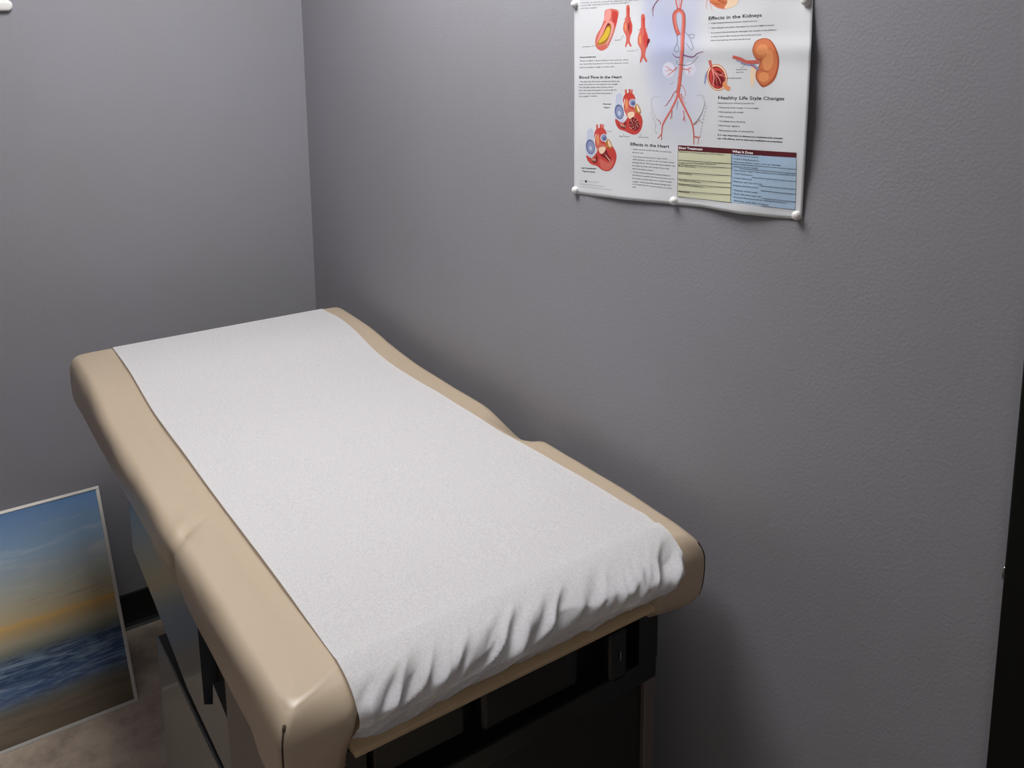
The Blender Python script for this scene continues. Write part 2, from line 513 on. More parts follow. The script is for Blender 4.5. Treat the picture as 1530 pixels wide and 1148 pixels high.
# front drape: s = 0 at the crest, 1 at the lower edge
NS = 64
for i in range(NS + 1):
    s = i / NS
    row = []
    for j in range(NW + 1):
        t = j / NW
        # guide curve over the rounded edge
        ang = min(1, s / 0.55) * math.pi / 2
        x = XF - 0.080 + 0.084 * math.sin(ang) ** 1.15
        z = -0.9915 - 0.0615 * (1 - math.cos(ang))
        if s > 0.55:
            q = (s - 0.55) / 0.45
            z = -1.055 - 0.042 * q
            x = XF + 0.004 - 0.026 * q
        y0_, y1_ = interp(LEFT, x), interp(RIGHT, x)
        y = 0.510 + (1.229 - 0.010 * smooth(0, .6, s) - 0.510) * t - (0.006 if t < .5 else 0.012 * s) * s
        # crumpled folds, slanted
        env = smooth(0.12, 0.5, s) * (1 - 0.72 * smooth(0.42, 0.66, s))
        v = Vector((y * 9 + s * 1.6, s * 1.3, 1.0))
        f1 = 1 - abs(noise.noise(Vector((y * 20 + s * 4.6, s * 1.5, 4.0)))) * 2.9
        f2 = 1 - abs(noise.noise(Vector((y * 13 + s * 3.4, s * 2.4, 9.0)))) * 2.2
        f3 = noise.noise(Vector((y * 6, s * 2.5, 2.0))) + 0.5 * noise.noise(Vector((y * 55 + s * 9, s * 5, 2.0)))
        edge = smooth(0.0, 0.03, t) * (1 - smooth(0.96, 1.0, t))
        disp = env * (0.020 * f1 + 0.015 * f2 + 0.014 * f3) * (0.25 + 0.75 * edge) + 0.004 * smooth(0, .3, s)
        disp = max(disp, -0.001)
        # bunched knot near the right edge
        kn = math.exp(-((t - 0.955) / 0.03) ** 2 - ((s - 0.72) / 0.16) ** 2)
        disp += kn * 0.012 * math.sin(t * 190 + s * 22)
        x += disp * math.sin(max(ang, 0.3)); z += disp * 0.55 * math.cos(ang) - disp * 0.25 * (s > 0.5) * smooth(.5, .8, s)
        z += 0.010 * noise.noise(Vector((y * 9, 0, 5))) * smooth(0.7, 1, s) 
        row.append(bm.verts.new(P(x, y, z)))
    rows.append(row)
for a, c in zip(rows, rows[1:]):
    for k in range(NW):
        bm.faces.new((a[k], a[k + 1], c[k + 1], c[k]))
pp_ = link('exam_table_paper', bm, PAPER, None, True)
tag(pp_, 'white crepe paper sheet covering the beige exam table, crumpled at the front edge', 'exam paper')

# ------------------------------------------------------------------ framed seascape leaning on the left wall
bot_x, top_x = -2.97, WALL_X
pz0, pz1 = FLOOR, -1.56
PY0, PY1 = -0.42, 0.490
ax_up = (P(top_x, 0, pz1) - P(bot_x, 0, pz0)); PH = ax_up.length; ax_up.normalize()
ax_w = Vector((0, 1, 0)); ax_n = ax_w.cross(ax_up).normalized()
if ax_n.x < 0: ax_n = -ax_n
o_ = P(bot_x, PY0, pz0); PW = (PY1 - PY0) * U
DEP = 0.018
o_ = o_ + Vector((0.022, 0, 0.0008)) 
art = empty('framed_picture', o_ + ax_w * PW / 2, 'silver framed photo of a sunset beach leaning on the wall left of the exam table', 'picture')


def pbox(bm, u0, u1, v0, v1, n0, n1, bevel=0.0):
    r = bmesh.ops.create_cube(bm, size=1.0)
    for v in r['verts']:
        c = v.co + Vector((0.5, 0.5, 0.5))
        v.co = o_ + ax_w * (u0 + (u1 - u0) * c[0]) + ax_up * (v0 + (v1 - v0) * c[1]) + ax_n * (n0 + (n1 - n0) * c[2])
    if bevel:
        bmesh.ops.bevel(bm, geom=list({e for v in r['verts'] for e in v.link_edges}), offset=bevel, segments=2, affect='EDGES')

bm = bmesh.new(); FW = 0.008
pbox(bm, 0, PW, 0, FW, -DEP, 0, 0.001); pbox(bm, 0, PW, PH - FW, PH, -DEP, 0, 0.001)
pbox(bm, 0, FW, FW, PH - FW, -DEP, 0, 0.001); pbox(bm, PW - FW, PW, FW, PH - FW, -DEP, 0, 0.001)
link('frame', bm, FRAME, art)
bm = bmesh.new()
uv = bm.loops.layers.uv.new('UVMap')
vs = [bm.verts.new(o_ + ax_w * u_ + ax_up * v_ - ax_n * 0.003) for u_, v_ in ((FW, FW), (PW - FW, FW), (PW - FW, PH - FW), (FW, PH - FW))]
vb = [bm.verts.new(v.co - ax_n * 0.006) for v in vs]
f = bm.faces.new(vs)
for l, c in zip(f.loops, ((0, 0), (1, 0), (1, 1), (0, 1))): l[uv].uv = c
bm.faces.new(vb[::-1])
for i in range(4): bm.faces.new((vs[i], vb[i], vb[(i + 1) % 4], vs[(i + 1) % 4]))
SEA = bpy.data.materials.new('seascape_print'); SEA.use_nodes = True
nt = SEA.node_tree; b = nt.nodes['Principled BSDF']; b.inputs['Roughness'].default_value = 0.22; b.inputs['Specular IOR Level'].default_value = 0.4
N = nt.nodes.new; Lk = nt.links.new
tc = N('ShaderNodeTexCoord'); sep = N('ShaderNodeSeparateXYZ'); Lk(tc.outputs['UV'], sep.inputs[0])


def noise_tex(scale_x, scale_y, detail=4, rough=0.55, dist=0.0):
    mp = N('ShaderNodeMapping'); mp.inputs['Scale'].default_value = (scale_x, scale_y, 1)
    Lk(tc.outputs['UV'], mp.inputs[0])
    n = N('ShaderNodeTexNoise'); n.inputs['Scale'].default_value = 1; n.inputs['Detail'].default_value = detail
    n.inputs['Roughness'].default_value = rough; n.inputs['Distortion'].default_value = dist
    Lk(mp.outputs[0], n.inputs['Vector']); return n


def mth(op, a, b_=None):
    m_ = N('ShaderNodeMath'); m_.operation = op
    for i, q in enumerate((a, b_)):
        if q is None: continue
        if isinstance(q, (int, float)): m_.inputs[i].default_value = q
        else: Lk(q, m_.inputs[i])
    return m_.outputs[0]


def ramp(fac, stops):
    r = N('ShaderNodeValToRGB'); el = r.color_ramp.elements
    el[0].position, el[0].color = stops[0]; el[1].position, el[1].color = stops[-1]
    for p_, c_ in stops[1:-1]:
        q = el.new(p_); q.color = c_
    Lk(fac, r.inputs[0]); return r.outputs[0]


def mixc(fac, a, b_, mode='MIX'):
    m_ = N('ShaderNodeMix'); m_.data_type = 'RGBA'; m_.blend_type = mode
    if isinstance(fac, (int, float)): m_.inputs[0].default_value = fac
    else: Lk(fac, m_.inputs[0])
    for i, q in ((6, a), (7, b_)):
        if isinstance(q, tuple): m_.inputs[i].default_value = q
        else: Lk(q, m_.inputs[i])
    return m_.outputs[2]

wob = noise_tex(2.2, 2.5, 3)
vv = mth('ADD', sep.outputs[1], mth('MULTIPLY', mth('SUBTRACT', wob.outputs['Fac'], 0.5), 0.05))
sky = ramp(vv, [(0.0, rgb(112, 98, 80)), (0.11, rgb(118, 106, 90)), (0.155, rgb(100, 104, 106)), (0.19, rgb(70, 94, 136)), (0.27, rgb(46, 72, 110)),
                (0.33, rgb(46, 66, 92)), (0.36, rgb(104, 108, 102)), (0.41, rgb(160, 152, 130)), (0.465, rgb(186, 156, 108)), (0.485, rgb(206, 166, 104)),
                (0.505, rgb(186, 168, 132)), (0.62, rgb(168, 168, 156)), (0.8, rgb(134, 160, 184)), (1.0, rgb(88, 124, 168))])
# cloud streaks in the sky
cl_n = noise_tex(3.0, 11, 6, 0.6, 0.6)
clm = ramp(cl_n.outputs['Fac'], [(0.52, (0, 0, 0, 1)), (0.72, (1, 1, 1, 1))])
skyband = ramp(sep.outputs[1], [(0.5, (0, 0, 0, 1)), (0.6, (.5, .5, .5, 1)), (0.8, (.45, .45, .45, 1)), (1, (0.05, .05, .05, 1))])
col = mixc(mth('MULTIPLY', clm, skyband), sky, rgb(206, 196, 186))
cl2 = noise_tex(2.0, 16, 5, 0.6, 0.3)
clm2 = ramp(cl2.outputs['Fac'], [(0.56, (0, 0, 0, 1)), (0.7, (1, 1, 1, 1))])
b2 = ramp(sep.outputs[1], [(0.5, (0, 0, 0, 1)), (0.56, (.7, .7, .7, 1)), (0.66, (.3, .3, .3, 1)), (0.72, (0, 0, 0, 1))])
col = mixc(mth('MULTIPLY', clm2, b2), col, rgb(120, 108, 100))
# waves
wv = noise_tex(7, 46, 6, 0.65, 1.2)
wvm = ramp(wv.outputs['Fac'], [(0.44, (0, 0, 0, 1)), (0.64, (1, 1, 1, 1))])
wb = ramp(vv, [(0.14, (0, 0, 0, 1)), (0.19, (.55, .55, .55, 1)), (0.32, (.6, .6, .6, 1)), (0.37, (0, 0, 0, 1))])
col = mixc(mth('MULTIPLY', wvm, wb), col, rgb(150, 170, 190))
dk = noise_tex(5, 30, 5, 0.6, 1.0)
dkm = ramp(dk.outputs['Fac'], [(0.5, (0, 0, 0, 1)), (0.66, (1, 1, 1, 1))])
col = mixc(mth('MULTIPLY', dkm, wb), col, rgb(20, 38, 62))
sd = noise_tex(3, 24, 6, 0.6, 0.8)
sdm = ramp(sd.outputs['Fac'], [(0.45, (0, 0, 0, 1)), (0.65, (1, 1, 1, 1))])
sb = ramp(vv, [(0.15, (.6, .6, .6, 1)), (0.21, (0, 0, 0, 1))])
col = mixc(mth('MULTIPLY', sdm, sb), col, rgb(92, 84, 74))
Lk(col, b.inputs['Base Color'])
o = link('beach_print', bm, SEA, art, recalc=False); o['label'] = 'print of blue sea, sand and orange horizon glow'

# ------------------------------------------------------------------ white fixture at the top left
hk = empty('wall_hook', P(WALL_X, 0.30, 0.115), 'white rounded fixture on the left wall at the top left corner of the photo', 'hook')
bm = bmesh.new()
hc = P(WALL_X, 0.285, 0.118)
rr = 0.0135
ring_pts = []
for k in range(24):
    a = k / 24 * 2 * math.pi
    cy_ = 0.055 if math.cos(a) > 0 else -0.055
    ring_pts.append((cy_ + rr * math.cos(a), rr * math.sin(a)))
lay = [(1.0, 0.0006), (1.0, 0.008), (0.93, 0.012), (0.75, 0.0145), (0.4, 0.015)]
rs = []
for sc_, dx in lay:
    rs.append([bm.verts.new(hc + Vector((dx, (math.copysign(0.055, yy)) + (yy - math.copysign(0.055, yy)) * sc_, zz * sc_))) for yy, zz in ring_pts])
for a, c in zip(rs, rs[1:]):
    for k in range(24):
        bm.faces.new((a[k], a[(k + 1) % 24], c[(k + 1) % 24], c[k]))
bm.faces.new(rs[0][::-1]); bm.faces.new(rs[-1])
link('back_plate', bm, WHITEP, hk, True)
bm = bmesh.new()
add_tube(bm, [hc + Vector((0.012, 0.022, 0)), hc + Vector((0.030, 0.022, -0.010)), hc + Vector((0.034, 0.022, -0.024)), hc + Vector((0.046, 0.022, -0.028)), hc + Vector((0.055, 0.022, -0.014))], 0.005, 12)
bmesh.ops.translate(bm, verts=bm.verts, vec=(0, -0.03, 0))
o = link('hook_arm', bm, STEEL, hk, True); o['label'] = 'metal hook arm'

# ------------------------------------------------------------------ the medical poster
RIGHT_EDGE = [(-260, 1225), (0, 1214.5), (71, 1212), (178, 1206.5), (328, 1198)]
BOTTOM = [(858, 289), (929, 298), (1000, 305), (1047, 309.5), (1106, 320), (1160, 325.5), (1198, 328)]
SHEET_D = 0.0022


def lift(px, py):
    """distance of the sheet from the wall, units"""
    t = (px - 858) / (1206 - 858)
    l = SHEET_D
    vb = math.sin(math.pi * min(1, max(0, (py - 2) / 320.0))) if py > 2 else 0.6 * math.sin(math.pi * min(1, (2 - py) / 250.0))
    l += 0.012 * smooth(0.8, 1.02, t) * vb
    l += 0.004 * vb * smooth(0.0, 0.3, t) * (1 - smooth(0.7, 1, t))
    l += 0.003 * math.exp(-((py - 73) / 16.0) ** 2) * smooth(0.2, 0.5, t)
    nb = smooth(250, 325, py)
    l += 0.007 * nb * (math.sin(math.pi * min(1, max(0, (px - 1008) / 184.0))) ** 2)
    l += 0.004 * nb * (math.sin(math.pi * min(1, max(0, (px - 861) / 147.0))) ** 2)
    l += 0.0015 * noise.noise(Vector((px / 60.0, py / 60.0, 0)))
    return max(l, 0.0012)


def sheet_pt(px, py, layer=0):
    y = WALL_Y - lift(px, py) - layer * 0.00008
    r = ray(px, py)
    k = y / r.y
    return P(r.x * k, y, r.z * k)

poster = empty('poster', sheet_pt(1030, 310) + Vector((0, 0, 0)), 'white anatomy poster about blood pressure pinned to the right wall', 'poster')
bm = bmesh.new()
NA, NB = 80, 110
grid = []; gback = []
for j in range(NB + 1):
    v = j / NB
    ra, rb_ = [], []
    for i in range(NA + 1):
        u_ = i / NA
        # bottom edge point and its column upwards
        bx = 858 + (1198 - 858) * u_
        by = interp(BOTTOM, bx)
        py = by + (-250 - by) * v
        lx_, rx_ = 858.0, interp(RIGHT_EDGE, py)
        px = lx_ + (rx_ - lx_) * u_
        p = sheet_pt(px, py)
        ra.append(bm.verts.new(p)); rb_.append(bm.verts.new(p + Vector((0, 0.0004, 0))))
    grid.append(ra); gback.append(rb_)
for a, c in zip(grid, grid[1:]):
    for k in range(NA):
        bm.faces.new((a[k], a[k + 1], c[k + 1], c[k]))
for a, c in zip(gback, gback[1:]):
    for k in range(NA):
        bm.faces.new((a[k + 1], a[k], c[k], c[k + 1]))
def strip(l1, l2):
    for k in range(len(l1) - 1):
        bm.faces.new((l1[k], l1[k + 1], l2[k + 1], l2[k]))
strip(grid[0], gback[0]); strip(grid[-1], gback[-1])
strip([g[0] for g in grid], [g[0] for g in gback]); strip([g[-1] for g in grid], [g[-1] for g in gback])
SHEETM = bpy.data.materials.new('poster_sheet'); SHEETM.use_nodes = True
nt = SHEETM.node_tree; b = nt.nodes['Principled BSDF']; b.inputs['Roughness'].default_value = 0.38
tc = N = None
N = nt.nodes.new; Lk = nt.links.new
geo = N('ShaderNodeTexCoord')


def blob(cx_, cy_, rx_, ry_, soft):
    """printed lavender tint: a soft ellipse on the sheet"""
    c_ = sheet_pt(cx_, cy_) - poster.location
    e1 = (sheet_pt(cx_ + rx_, cy_) - sheet_pt(cx_, cy_)).length; e2 = (sheet_pt(cx_, cy_ + ry_) - sheet_pt(cx_, cy_)).length
    mp = N('ShaderNodeMapping'); mp.vector_type = 'POINT'
    mp.inputs['Location'].default_value = (-c_.x / e1, 0, -c_.z / e2); mp.inputs['Scale'].default_value = (1 / e1, 0, 1 / e2)
    Lk(geo.outputs['Object'], mp.inputs[0])
    ln = N('ShaderNodeVectorMath'); ln.operation = 'LENGTH'; Lk(mp.outputs[0], ln.inputs[0])
    r = N('ShaderNodeMapRange'); r.interpolation_type = 'SMOOTHSTEP'
    r.inputs['From Min'].default_value = 1.0; r.inputs['From Max'].default_value = soft
    Lk(ln.outputs['Value'], r.inputs['Value']); return r.outputs[0]
cur = rgb(212, 214, 218)
for args in ((1003, -20, 62, 150, 0.55), (1012, 120, 60, 130, 0.25), (985, 60, 40, 110, 0.3)):
    fac = blob(*args)
    m_ = N('ShaderNodeMix'); m_.data_type = 'RGBA'
    ml = N('ShaderNodeMath'); ml.operation = 'MULTIPLY'; ml.inputs[1].default_value = 0.42; Lk(fac, ml.inputs[0])
    Lk(ml.outputs[0], m_.inputs[0])
    if isinstance(cur, tuple): m_.inputs[6].default_value = cur
    else: Lk(cur, m_.inputs[6])
    m_.inputs[7].default_value = rgb(168, 176, 212)
    cur = m_.outputs[2]
Lk(cur, b.inputs['Base Color'])
sheet = link('sheet', bm, SHEETM, poster, True)
# object space of the sheet equals world (identity with parent inverse) -> shift mapping to the real origin
for n_ in nt.nodes:
    if n_.type == 'MAPPING':
        s_ = n_.inputs['Scale'].default_value; l_ = n_.inputs['Location'].default_value
        n_.inputs['Location'].default_value = (l_[0] - poster.location.x * s_[0], 0, l_[2] - poster.location.z * s_[2])

INK = {}


def ink(key, c):
    if key not in INK:
        INK[key] = mat('ink_' + key, rgb(*c), 0.4)
    return INK[key]


def cr_spline(pts, n=8, closed=False):
    out_ = []; m_ = len(pts)
    rng = range(m_ if closed else m_ - 1)
    for i in rng:
        p0 = pts[(i - 1) % m_] if (closed or i > 0) else pts[0]
        p1, p2 = pts[i], pts[(i + 1) % m_]
        p3 = pts[(i + 2) % m_] if (closed or i + 2 < m_) else pts[-1]
        for k in range(n):
            t = k / n
            out_.append(tuple(0.5 * ((2 * p1[a]) + (-p0[a] + p2[a]) * t + (2 * p0[a] - 5 * p1[a] + 4 * p2[a] - p3[a]) * t * t + (-p0[a] + 3 * p1[a] - 3 * p2[a] + p3[a]) * t ** 3) for a in range(len(p1))))
    if not closed: out_.append(tuple(pts[-1]))
    return out_


class Art:
    """flat printed shapes lying on the sheet, collected into one mesh"""
    def __init__(self, zoom=None):
        self.bm = bmesh.new(); self.mats = []; self.z = zoom or (0, 0, 1)
        self.layer = 2

    def mi(self, m):
        if m not in self.mats: self.mats.append(m)
        return self.mats.index(m)

    def px(self, p):
        return (self.z[0] + p[0] / self.z[2], self.z[1] + p[1] / self.z[2])

    def poly(self, pts, m, closed_spline=True, raw=False):
        if closed_spline: pts = cr_spline(pts, 6, True)
        q = [p if raw else self.px(p) for p in pts]
        cache = {}; im = self.mi(m)

        def vert(p):
            k = (round(p[0], 4), round(p[1], 4))
            if k not in cache: cache[k] = self.bm.verts.new(sheet_pt(p[0], p[1], self.layer))
            return cache[k]

        def emit(a, b_, c, depth=0):
            es_ = [(math.dist(a, b_), a, b_, c), (math.dist(b_, c), b_, c, a), (math.dist(c, a), c, a, b_)]
            l_, p1, p2, p3 = max(es_, key=lambda e_: e_[0])
            if l_ > 5.0 and depth < 9:
                md = ((p1[0] + p2[0]) / 2, (p1[1] + p2[1]) / 2)
                emit(p1, md, p3, depth + 1); emit(md, p2, p3, depth + 1)
                return
            try:
                f_ = self.bm.faces.new((vert(a), vert(b_), vert(c))); f_.material_index = im
            except ValueError:
                pass
        for tri in tessellate_polygon([[Vector((a, b_, 0)) for a, b_ in q]]):
            emit(*[q[k] for k in tri])
        self.layer += 0.35

    def ell(self, c, rx, ry, m, rot=0, n=28):
        rot = math.radians(rot)
        self.poly([(c[0] + rx * math.cos(a) * math.cos(rot) - ry * math.sin(a) * math.sin(rot),
                    c[1] + rx * math.cos(a) * math.sin(rot) + ry * math.sin(a) * math.cos(rot)) for a in [k * 2 * math.pi / n for k in range(n)]], m, False)

    def line(self, pts, w0, w1, m, spline=True):
        if spline and len(pts) > 2: pts = cr_spline(pts, 7)
        n = len(pts); L, Rr = [], []
        for i, p in enumerate(pts):
            a, b_ = pts[max(0, i - 1)], pts[min(n - 1, i + 1)]
            d_ = (b_[0] - a[0], b_[1] - a[1]); l_ = math.hypot(*d_) or 1
            w_ = (w0 + (w1 - w0) * i / (n - 1)) / 2
            L.append((p[0] - d_[1] / l_ * w_, p[1] + d_[0] / l_ * w_)); Rr.append((p[0] + d_[1] / l_ * w_, p[1] - d_[0] / l_ * w_))
        lv = [self.bm.verts.new(sheet_pt(*self.px(p), self.layer)) for p in L]
        rv = [self.bm.verts.new(sheet_pt(*self.px(p), self.layer)) for p in Rr]
        for i in range(n - 1):
            f_ = self.bm.faces.new((lv[i], lv[i + 1], rv[i + 1], rv[i])); f_.material_index = self.mi(m)
        self.layer += 0.06

    def quad(self, a, b_, c, d_, m, nx=14, ny=8):
        rows_ = []
        for j in range(ny + 1):
            v = j / ny; row_ = []
            for i in range(nx + 1):
                u_ = i / nx
                p = tuple((a[k] * (1 - u_) + b_[k] * u_) * (1 - v) + (d_[k] * (1 - u_) + c[k] * u_) * v for k in (0, 1))
                row_.append(self.bm.verts.new(sheet_pt(*self.px(p), self.layer)))
            rows_.append(row_)
        for q1, q2 in zip(rows_, rows_[1:]):
            for k in range(nx):
                f_ = self.bm.faces.new((q1[k], q1[k + 1], q2[k + 1], q2[k])); f_.material_index = self.mi(m)
        self.layer += 0.3

    def text(self, s, a, b_, cap, m, bold=0.0, shear=0.0):
        """s from pixel a to pixel b_ along its baseline, capitals cap high"""
        cu = bpy.data.curves.new('t', 'FONT'); cu.body = s; cu.resolution_u = 2; cu.offset = bold; cu.shear = shear
        ob = bpy.data.objects.new('t', cu); C.objects.link(ob)
        dg = bpy.context.evaluated_depsgraph_get()
        me = bpy.data.meshes.new_from_object(ob.evaluated_get(dg))
        xs = [v.co.x for v in me.vertices]
        if not xs: return
        x0_, x1_ = min(xs), max(xs)
        dx_, dy_ = (b_[0] - a[0]) / (x1_ - x0_), (b_[1] - a[1]) / (x1_ - x0_)
        k = cap / 0.70
        vs_ = []
        for v in me.vertices:
            t = v.co.x - x0_
            p = (a[0] + dx_ * t + 0.02 * v.co.y * k * 0, a[1] + dy_ * t - v.co.y * k)
            vs_.append(self.bm.verts.new(sheet_pt(*self.px(p), self.layer)))
        i_ = self.mi(m)
        for pl in me.polygons:
            try:
                f_ = self.bm.faces.new([vs_[q] for q in pl.vertices]); f_.material_index = i_
            except ValueError:
                pass
        bpy.data.objects.remove(ob); bpy.data.curves.remove(cu); bpy.data.meshes.remove(me)

    def done(self, name, label=None):
        for f_ in self.bm.faces:
            f_.normal_update()
            if f_.normal.y > 0: f_.normal_flip()
        o = link(name, self.bm, self.mats, poster, recalc=False)
        if label: o['label'] = label
        return o

Z1, Z2, Z3, Z4 = (850, 0, 7.653), (1030, 0, 7.653), (850, 140, 7.174), (1000, 140, 5.741)
K = ink('black', (34, 34, 38)); G = ink('grey', (95, 95, 100))
RED = ink('red', (196, 66, 60)); DRED = ink('dark_red', (120, 28, 34)); PINK = ink('pink', (226, 150, 142)); CORAL = ink('coral', (206, 104, 92))
ORG = ink('orange', (208, 120, 78)); LORG = ink('light_orange', (226, 148, 96)); DORG = ink('dark_orange', (172, 84, 52))
YEL = ink('yellow', (216, 182, 60)); DYEL = ink('ochre', (176, 122, 40)); BLU = ink('blue', (138, 148, 184)); LBLU = ink('pale_blue', (190, 198, 216)); DBLU = ink('deep_blue', (92, 98, 144))
CRM = ink('cream', (236, 208, 178)); WHT = ink('white', (238, 238, 240)); PUR = ink('purple', (140, 90, 140))

# headings and body text -------------------------------------------------
t = Art(Z1)
t.text('Blood Flow in the Heart', (118, 900), (605, 896), 33, K, 0.018); t.done('heading')
t = Art(Z3); t.text('Effects in the Heart', (660, 556), (1075, 582), 33, K, 0.018); t.done('heading')
t = Art(Z2); t.text('Effects in the Kidneys', (220, 230), (828, 190), 40, K, 0.018); t.done('heading')
t = Art(Z2); t.text('Healthy Life Style Changes', (330, 1135), (1085, 1146), 38, K, 0.018); t.done('heading')

t = Art(Z1); H = 15
for s, a, b_ in (('Arteriosclerosis is a thickening and hardening of the', (130, 4), (700, -28)), ('arteries. It can be caused by deposits on the inner', (130, 40), (800, 6)), ('vessel wall, reducing the flow of blood through it', (130, 72), (690, 36)), ('and the oxygen.', (130, 104), (325, 92)),
                 ('There is often a fatty buildup in the arteries, which', (125, 704), (680, 690)), ('can cause blood pressure to rise and cause the vessel', (122, 740), (678, 726)), ('wall to weaken, bulge or even split.', (122, 780), (522, 768)),
                 ('The right side of the heart receives blood from the', (130, 942), (580, 936)), ('body and sends it to the lungs for new oxygen.', (118, 974), (562, 969)), ('The left side of the heart receives blood', (115, 1008), (505, 1003)),
                 ('from the lungs and pumps it out through the', (115, 1041), (545, 1036)), ('arteries to the rest of the body, giving it', (112, 1076), (495, 1073)), ('the oxygen it needs.', (112, 1108), (325, 1105))):
    t.text(s, a, b_, H, K, 0.004)
t.text('Atherosclerosis', (120, 664), (308, 656), 16, K, 0.03)
t.text('Lipid plaque', (152, 540), (245, 537), 12, K, 0.01); t.line([(250, 533), (305, 522)], 3, 3, K)
t.text('Dissection', (525, 466), (585, 462), 12, K, 0.01); t.line([(590, 460), (625, 400)], 3, 3, K)
t.text('Aneurysm', (668, 590), (750, 584), 12, K, 0.01); t.line([(760, 580), (790, 562)], 3, 3, K)
t.z = Z3
t.text('Normal', (365, 118), (450, 119), 15, K, 0.03); t.text('Heart', (375, 155), (438, 156), 15, K, 0.03)
t.text('Aorta', (408, 410), (455, 408), 11, K, 0.01); t.line([(380, 400), (402, 404)], 3, 3, K)
t.text('Right Ventricle', (540, 461), (650, 464), 11, K, 0.01); t.text('Left Ventricle', (745, 470), (855, 474), 11, K, 0.01)
t.line([(590, 425), (586, 446)], 2.5, 2.5, K); t.line([(760, 430), (780, 455)], 2.5, 2.5, K)
t.text('Left Ventricular', (130, 803), (297, 812), 15, K, 0.03); t.text('Hypertrophy', (142, 836), (283, 848), 15, K, 0.03)
t.text('Text', (115, 938), (158, 942), 9, G); t.text('Heart Health', (205, 948), (320, 955), 10, G)
t.text('published for patient care and education', (115, 970), (385, 1000), 9, G); t.text('This chart does not replace the advice of your own doctor', (115, 998), (465, 1036), 9, G)
t.quad((172, 928), (193, 930), (193, 953), (172, 951), K, 1, 1)
for s, a, b_ in (('•  Heart muscle works harder to pump the', (665, 600), (1097, 632)), ('blood out', (680, 636), (800, 644)),
                 ('•  Over time the heart grows larger and its', (665, 680), (1057, 706)), ('walls thicken, so that it can no longer pump', (680, 710), (1128, 746)), ('enough blood. The heart becomes weaker and', (680, 742), (1135, 782)),
                 ('less able to meet the needs of the body', (678, 775), (1075, 812)), ('which may lead to failure', (678, 808), (905, 832)),
                 ('•  It may cause chest pain because blood is', (665, 843), (1088, 888)), ('held back in vessels that have become narrow', (678, 878), (1132, 924)), ('The heart muscle does not receive enough', (678, 913), (1098, 954)),
                 ('oxygen, which may then cause damage and', (680, 946), (1085, 988)), ('can finally end in a heart attack or in the', (680, 975), (1100, 1023)), ('pain', (684, 1004), (720, 1010))):
    t.text(s, a, b_, 14, K, 0.004)
t.z = Z2
for s, a, b_ in (('•  High kidney blood pressure hypertension', (220, 275), (778, 246)), ('•  The kidneys are often damaged by chronic high pressure', (220, 330), (968, 293)), ('•  Increased blood pressure damages the vessels of the kidneys', (220, 384), (995, 348)),
                 ('so they cannot filter waste products from the body', (245, 427), (820, 403)), ('waste may build up and reach harmful levels', (240, 470), (700, 453))):
    t.text(s, a, b_, 17, K, 0.004)
t.text('Renal Artery', (535, 804), (665, 798), 13, K, 0.01); t.text('and Vein', (535, 834), (620, 831), 13, K, 0.01); t.line([(590, 785), (640, 735)], 3, 3, K)
t.text('Glomerulus', (480, 899), (598, 900), 13, K, 0.01); t.line([(415, 895), (480, 895)], 5, 4, K)
t.z = Z4
for s, a, b_ in (('Decrease your blood pressure by:', (415, 85), (730, 89)), ('• Reducing body weight if overweight', (415, 123), (768, 131)), ('• Decreasing salt intake', (415, 162), (635, 166)), ('• Not smoking', (415, 200), (548, 207)),
                 ('• Avoiding heavy drinking', (415, 240), (650, 249)), ('• Exercising regularly', (415, 278), (605, 286)), ('• Decreasing intake of saturated fat', (415, 320), (725, 333))):
    t.text(s, a, b_, 13, K, 0.004)
t.text('It is very important to discuss your treatment plan, including', (415, 358), (978, 390), 12, K, 0.03, 0.2)
t.text('any side effects, and to take any medication as prescribed', (412, 388), (970, 420), 12, K, 0.03, 0.2)
t.done('body_text', 'small black printed text')

# drug table -------------------------------------------------------------
t = Art(Z4)
HDR = ink('maroon', (88, 28, 36)); LT = ink('pale_olive', (208, 208, 178)); RT = ink('table_blue', (166, 190, 214))
t.quad((75, 486), (533, 516), (525, 935), (70, 884), LT); t.quad((533, 516), (1092, 548), (1078, 998), (525, 935), RT)
t.quad((75, 442), (1093, 507), (1091, 551), (75, 488), HDR, 20, 3)
for y0_, y1_ in ((570, 602), (607, 640), (675, 706), (732, 768), (772, 808), (835, 870), (884, 935)):
    t.line([(72, y0_), (528, y1_)], 4, 4, K, False)
for y0_, y1_ in ((602, 650), (637, 687), (702, 754), (767, 822), (805, 864), (868, 930), (936, 998)):
    t.line([(528, y0_), (1085, y1_)], 4, 4, K, False)
t.line([(533, 516), (525, 935)], 3, 3, K, False); t.line([(1092, 560), (1079, 998)], 3, 3, K, False); t.line([(74, 488), (70, 884)], 2.5, 2.5, K, False)
t.text('Drug Treatment', (82, 474), (285, 487), 20, WHT, 0.03); t.text('What It Does', (540, 505), (718, 518), 20, WHT, 0.03)
for s, a, b_ in (('Angiotensin Converting Enzyme (ACE) Inhibitors', (80, 502), (470, 532)), ('Angiotensin II Receptor Blockers', (80, 598), (400, 614)), ('Beta Blockers', (80, 626), (225, 638)), ('Diuretics', (82, 692), (195, 700)), ('Vasodilators & Nitrates', (80, 750), (268, 768)), ('Calcium Channel Blockers', (80, 788), (290, 808)), ('Alpha Block', (80, 846), (175, 856))):
    t.text(s, a, b_, 14, K, 0.004)
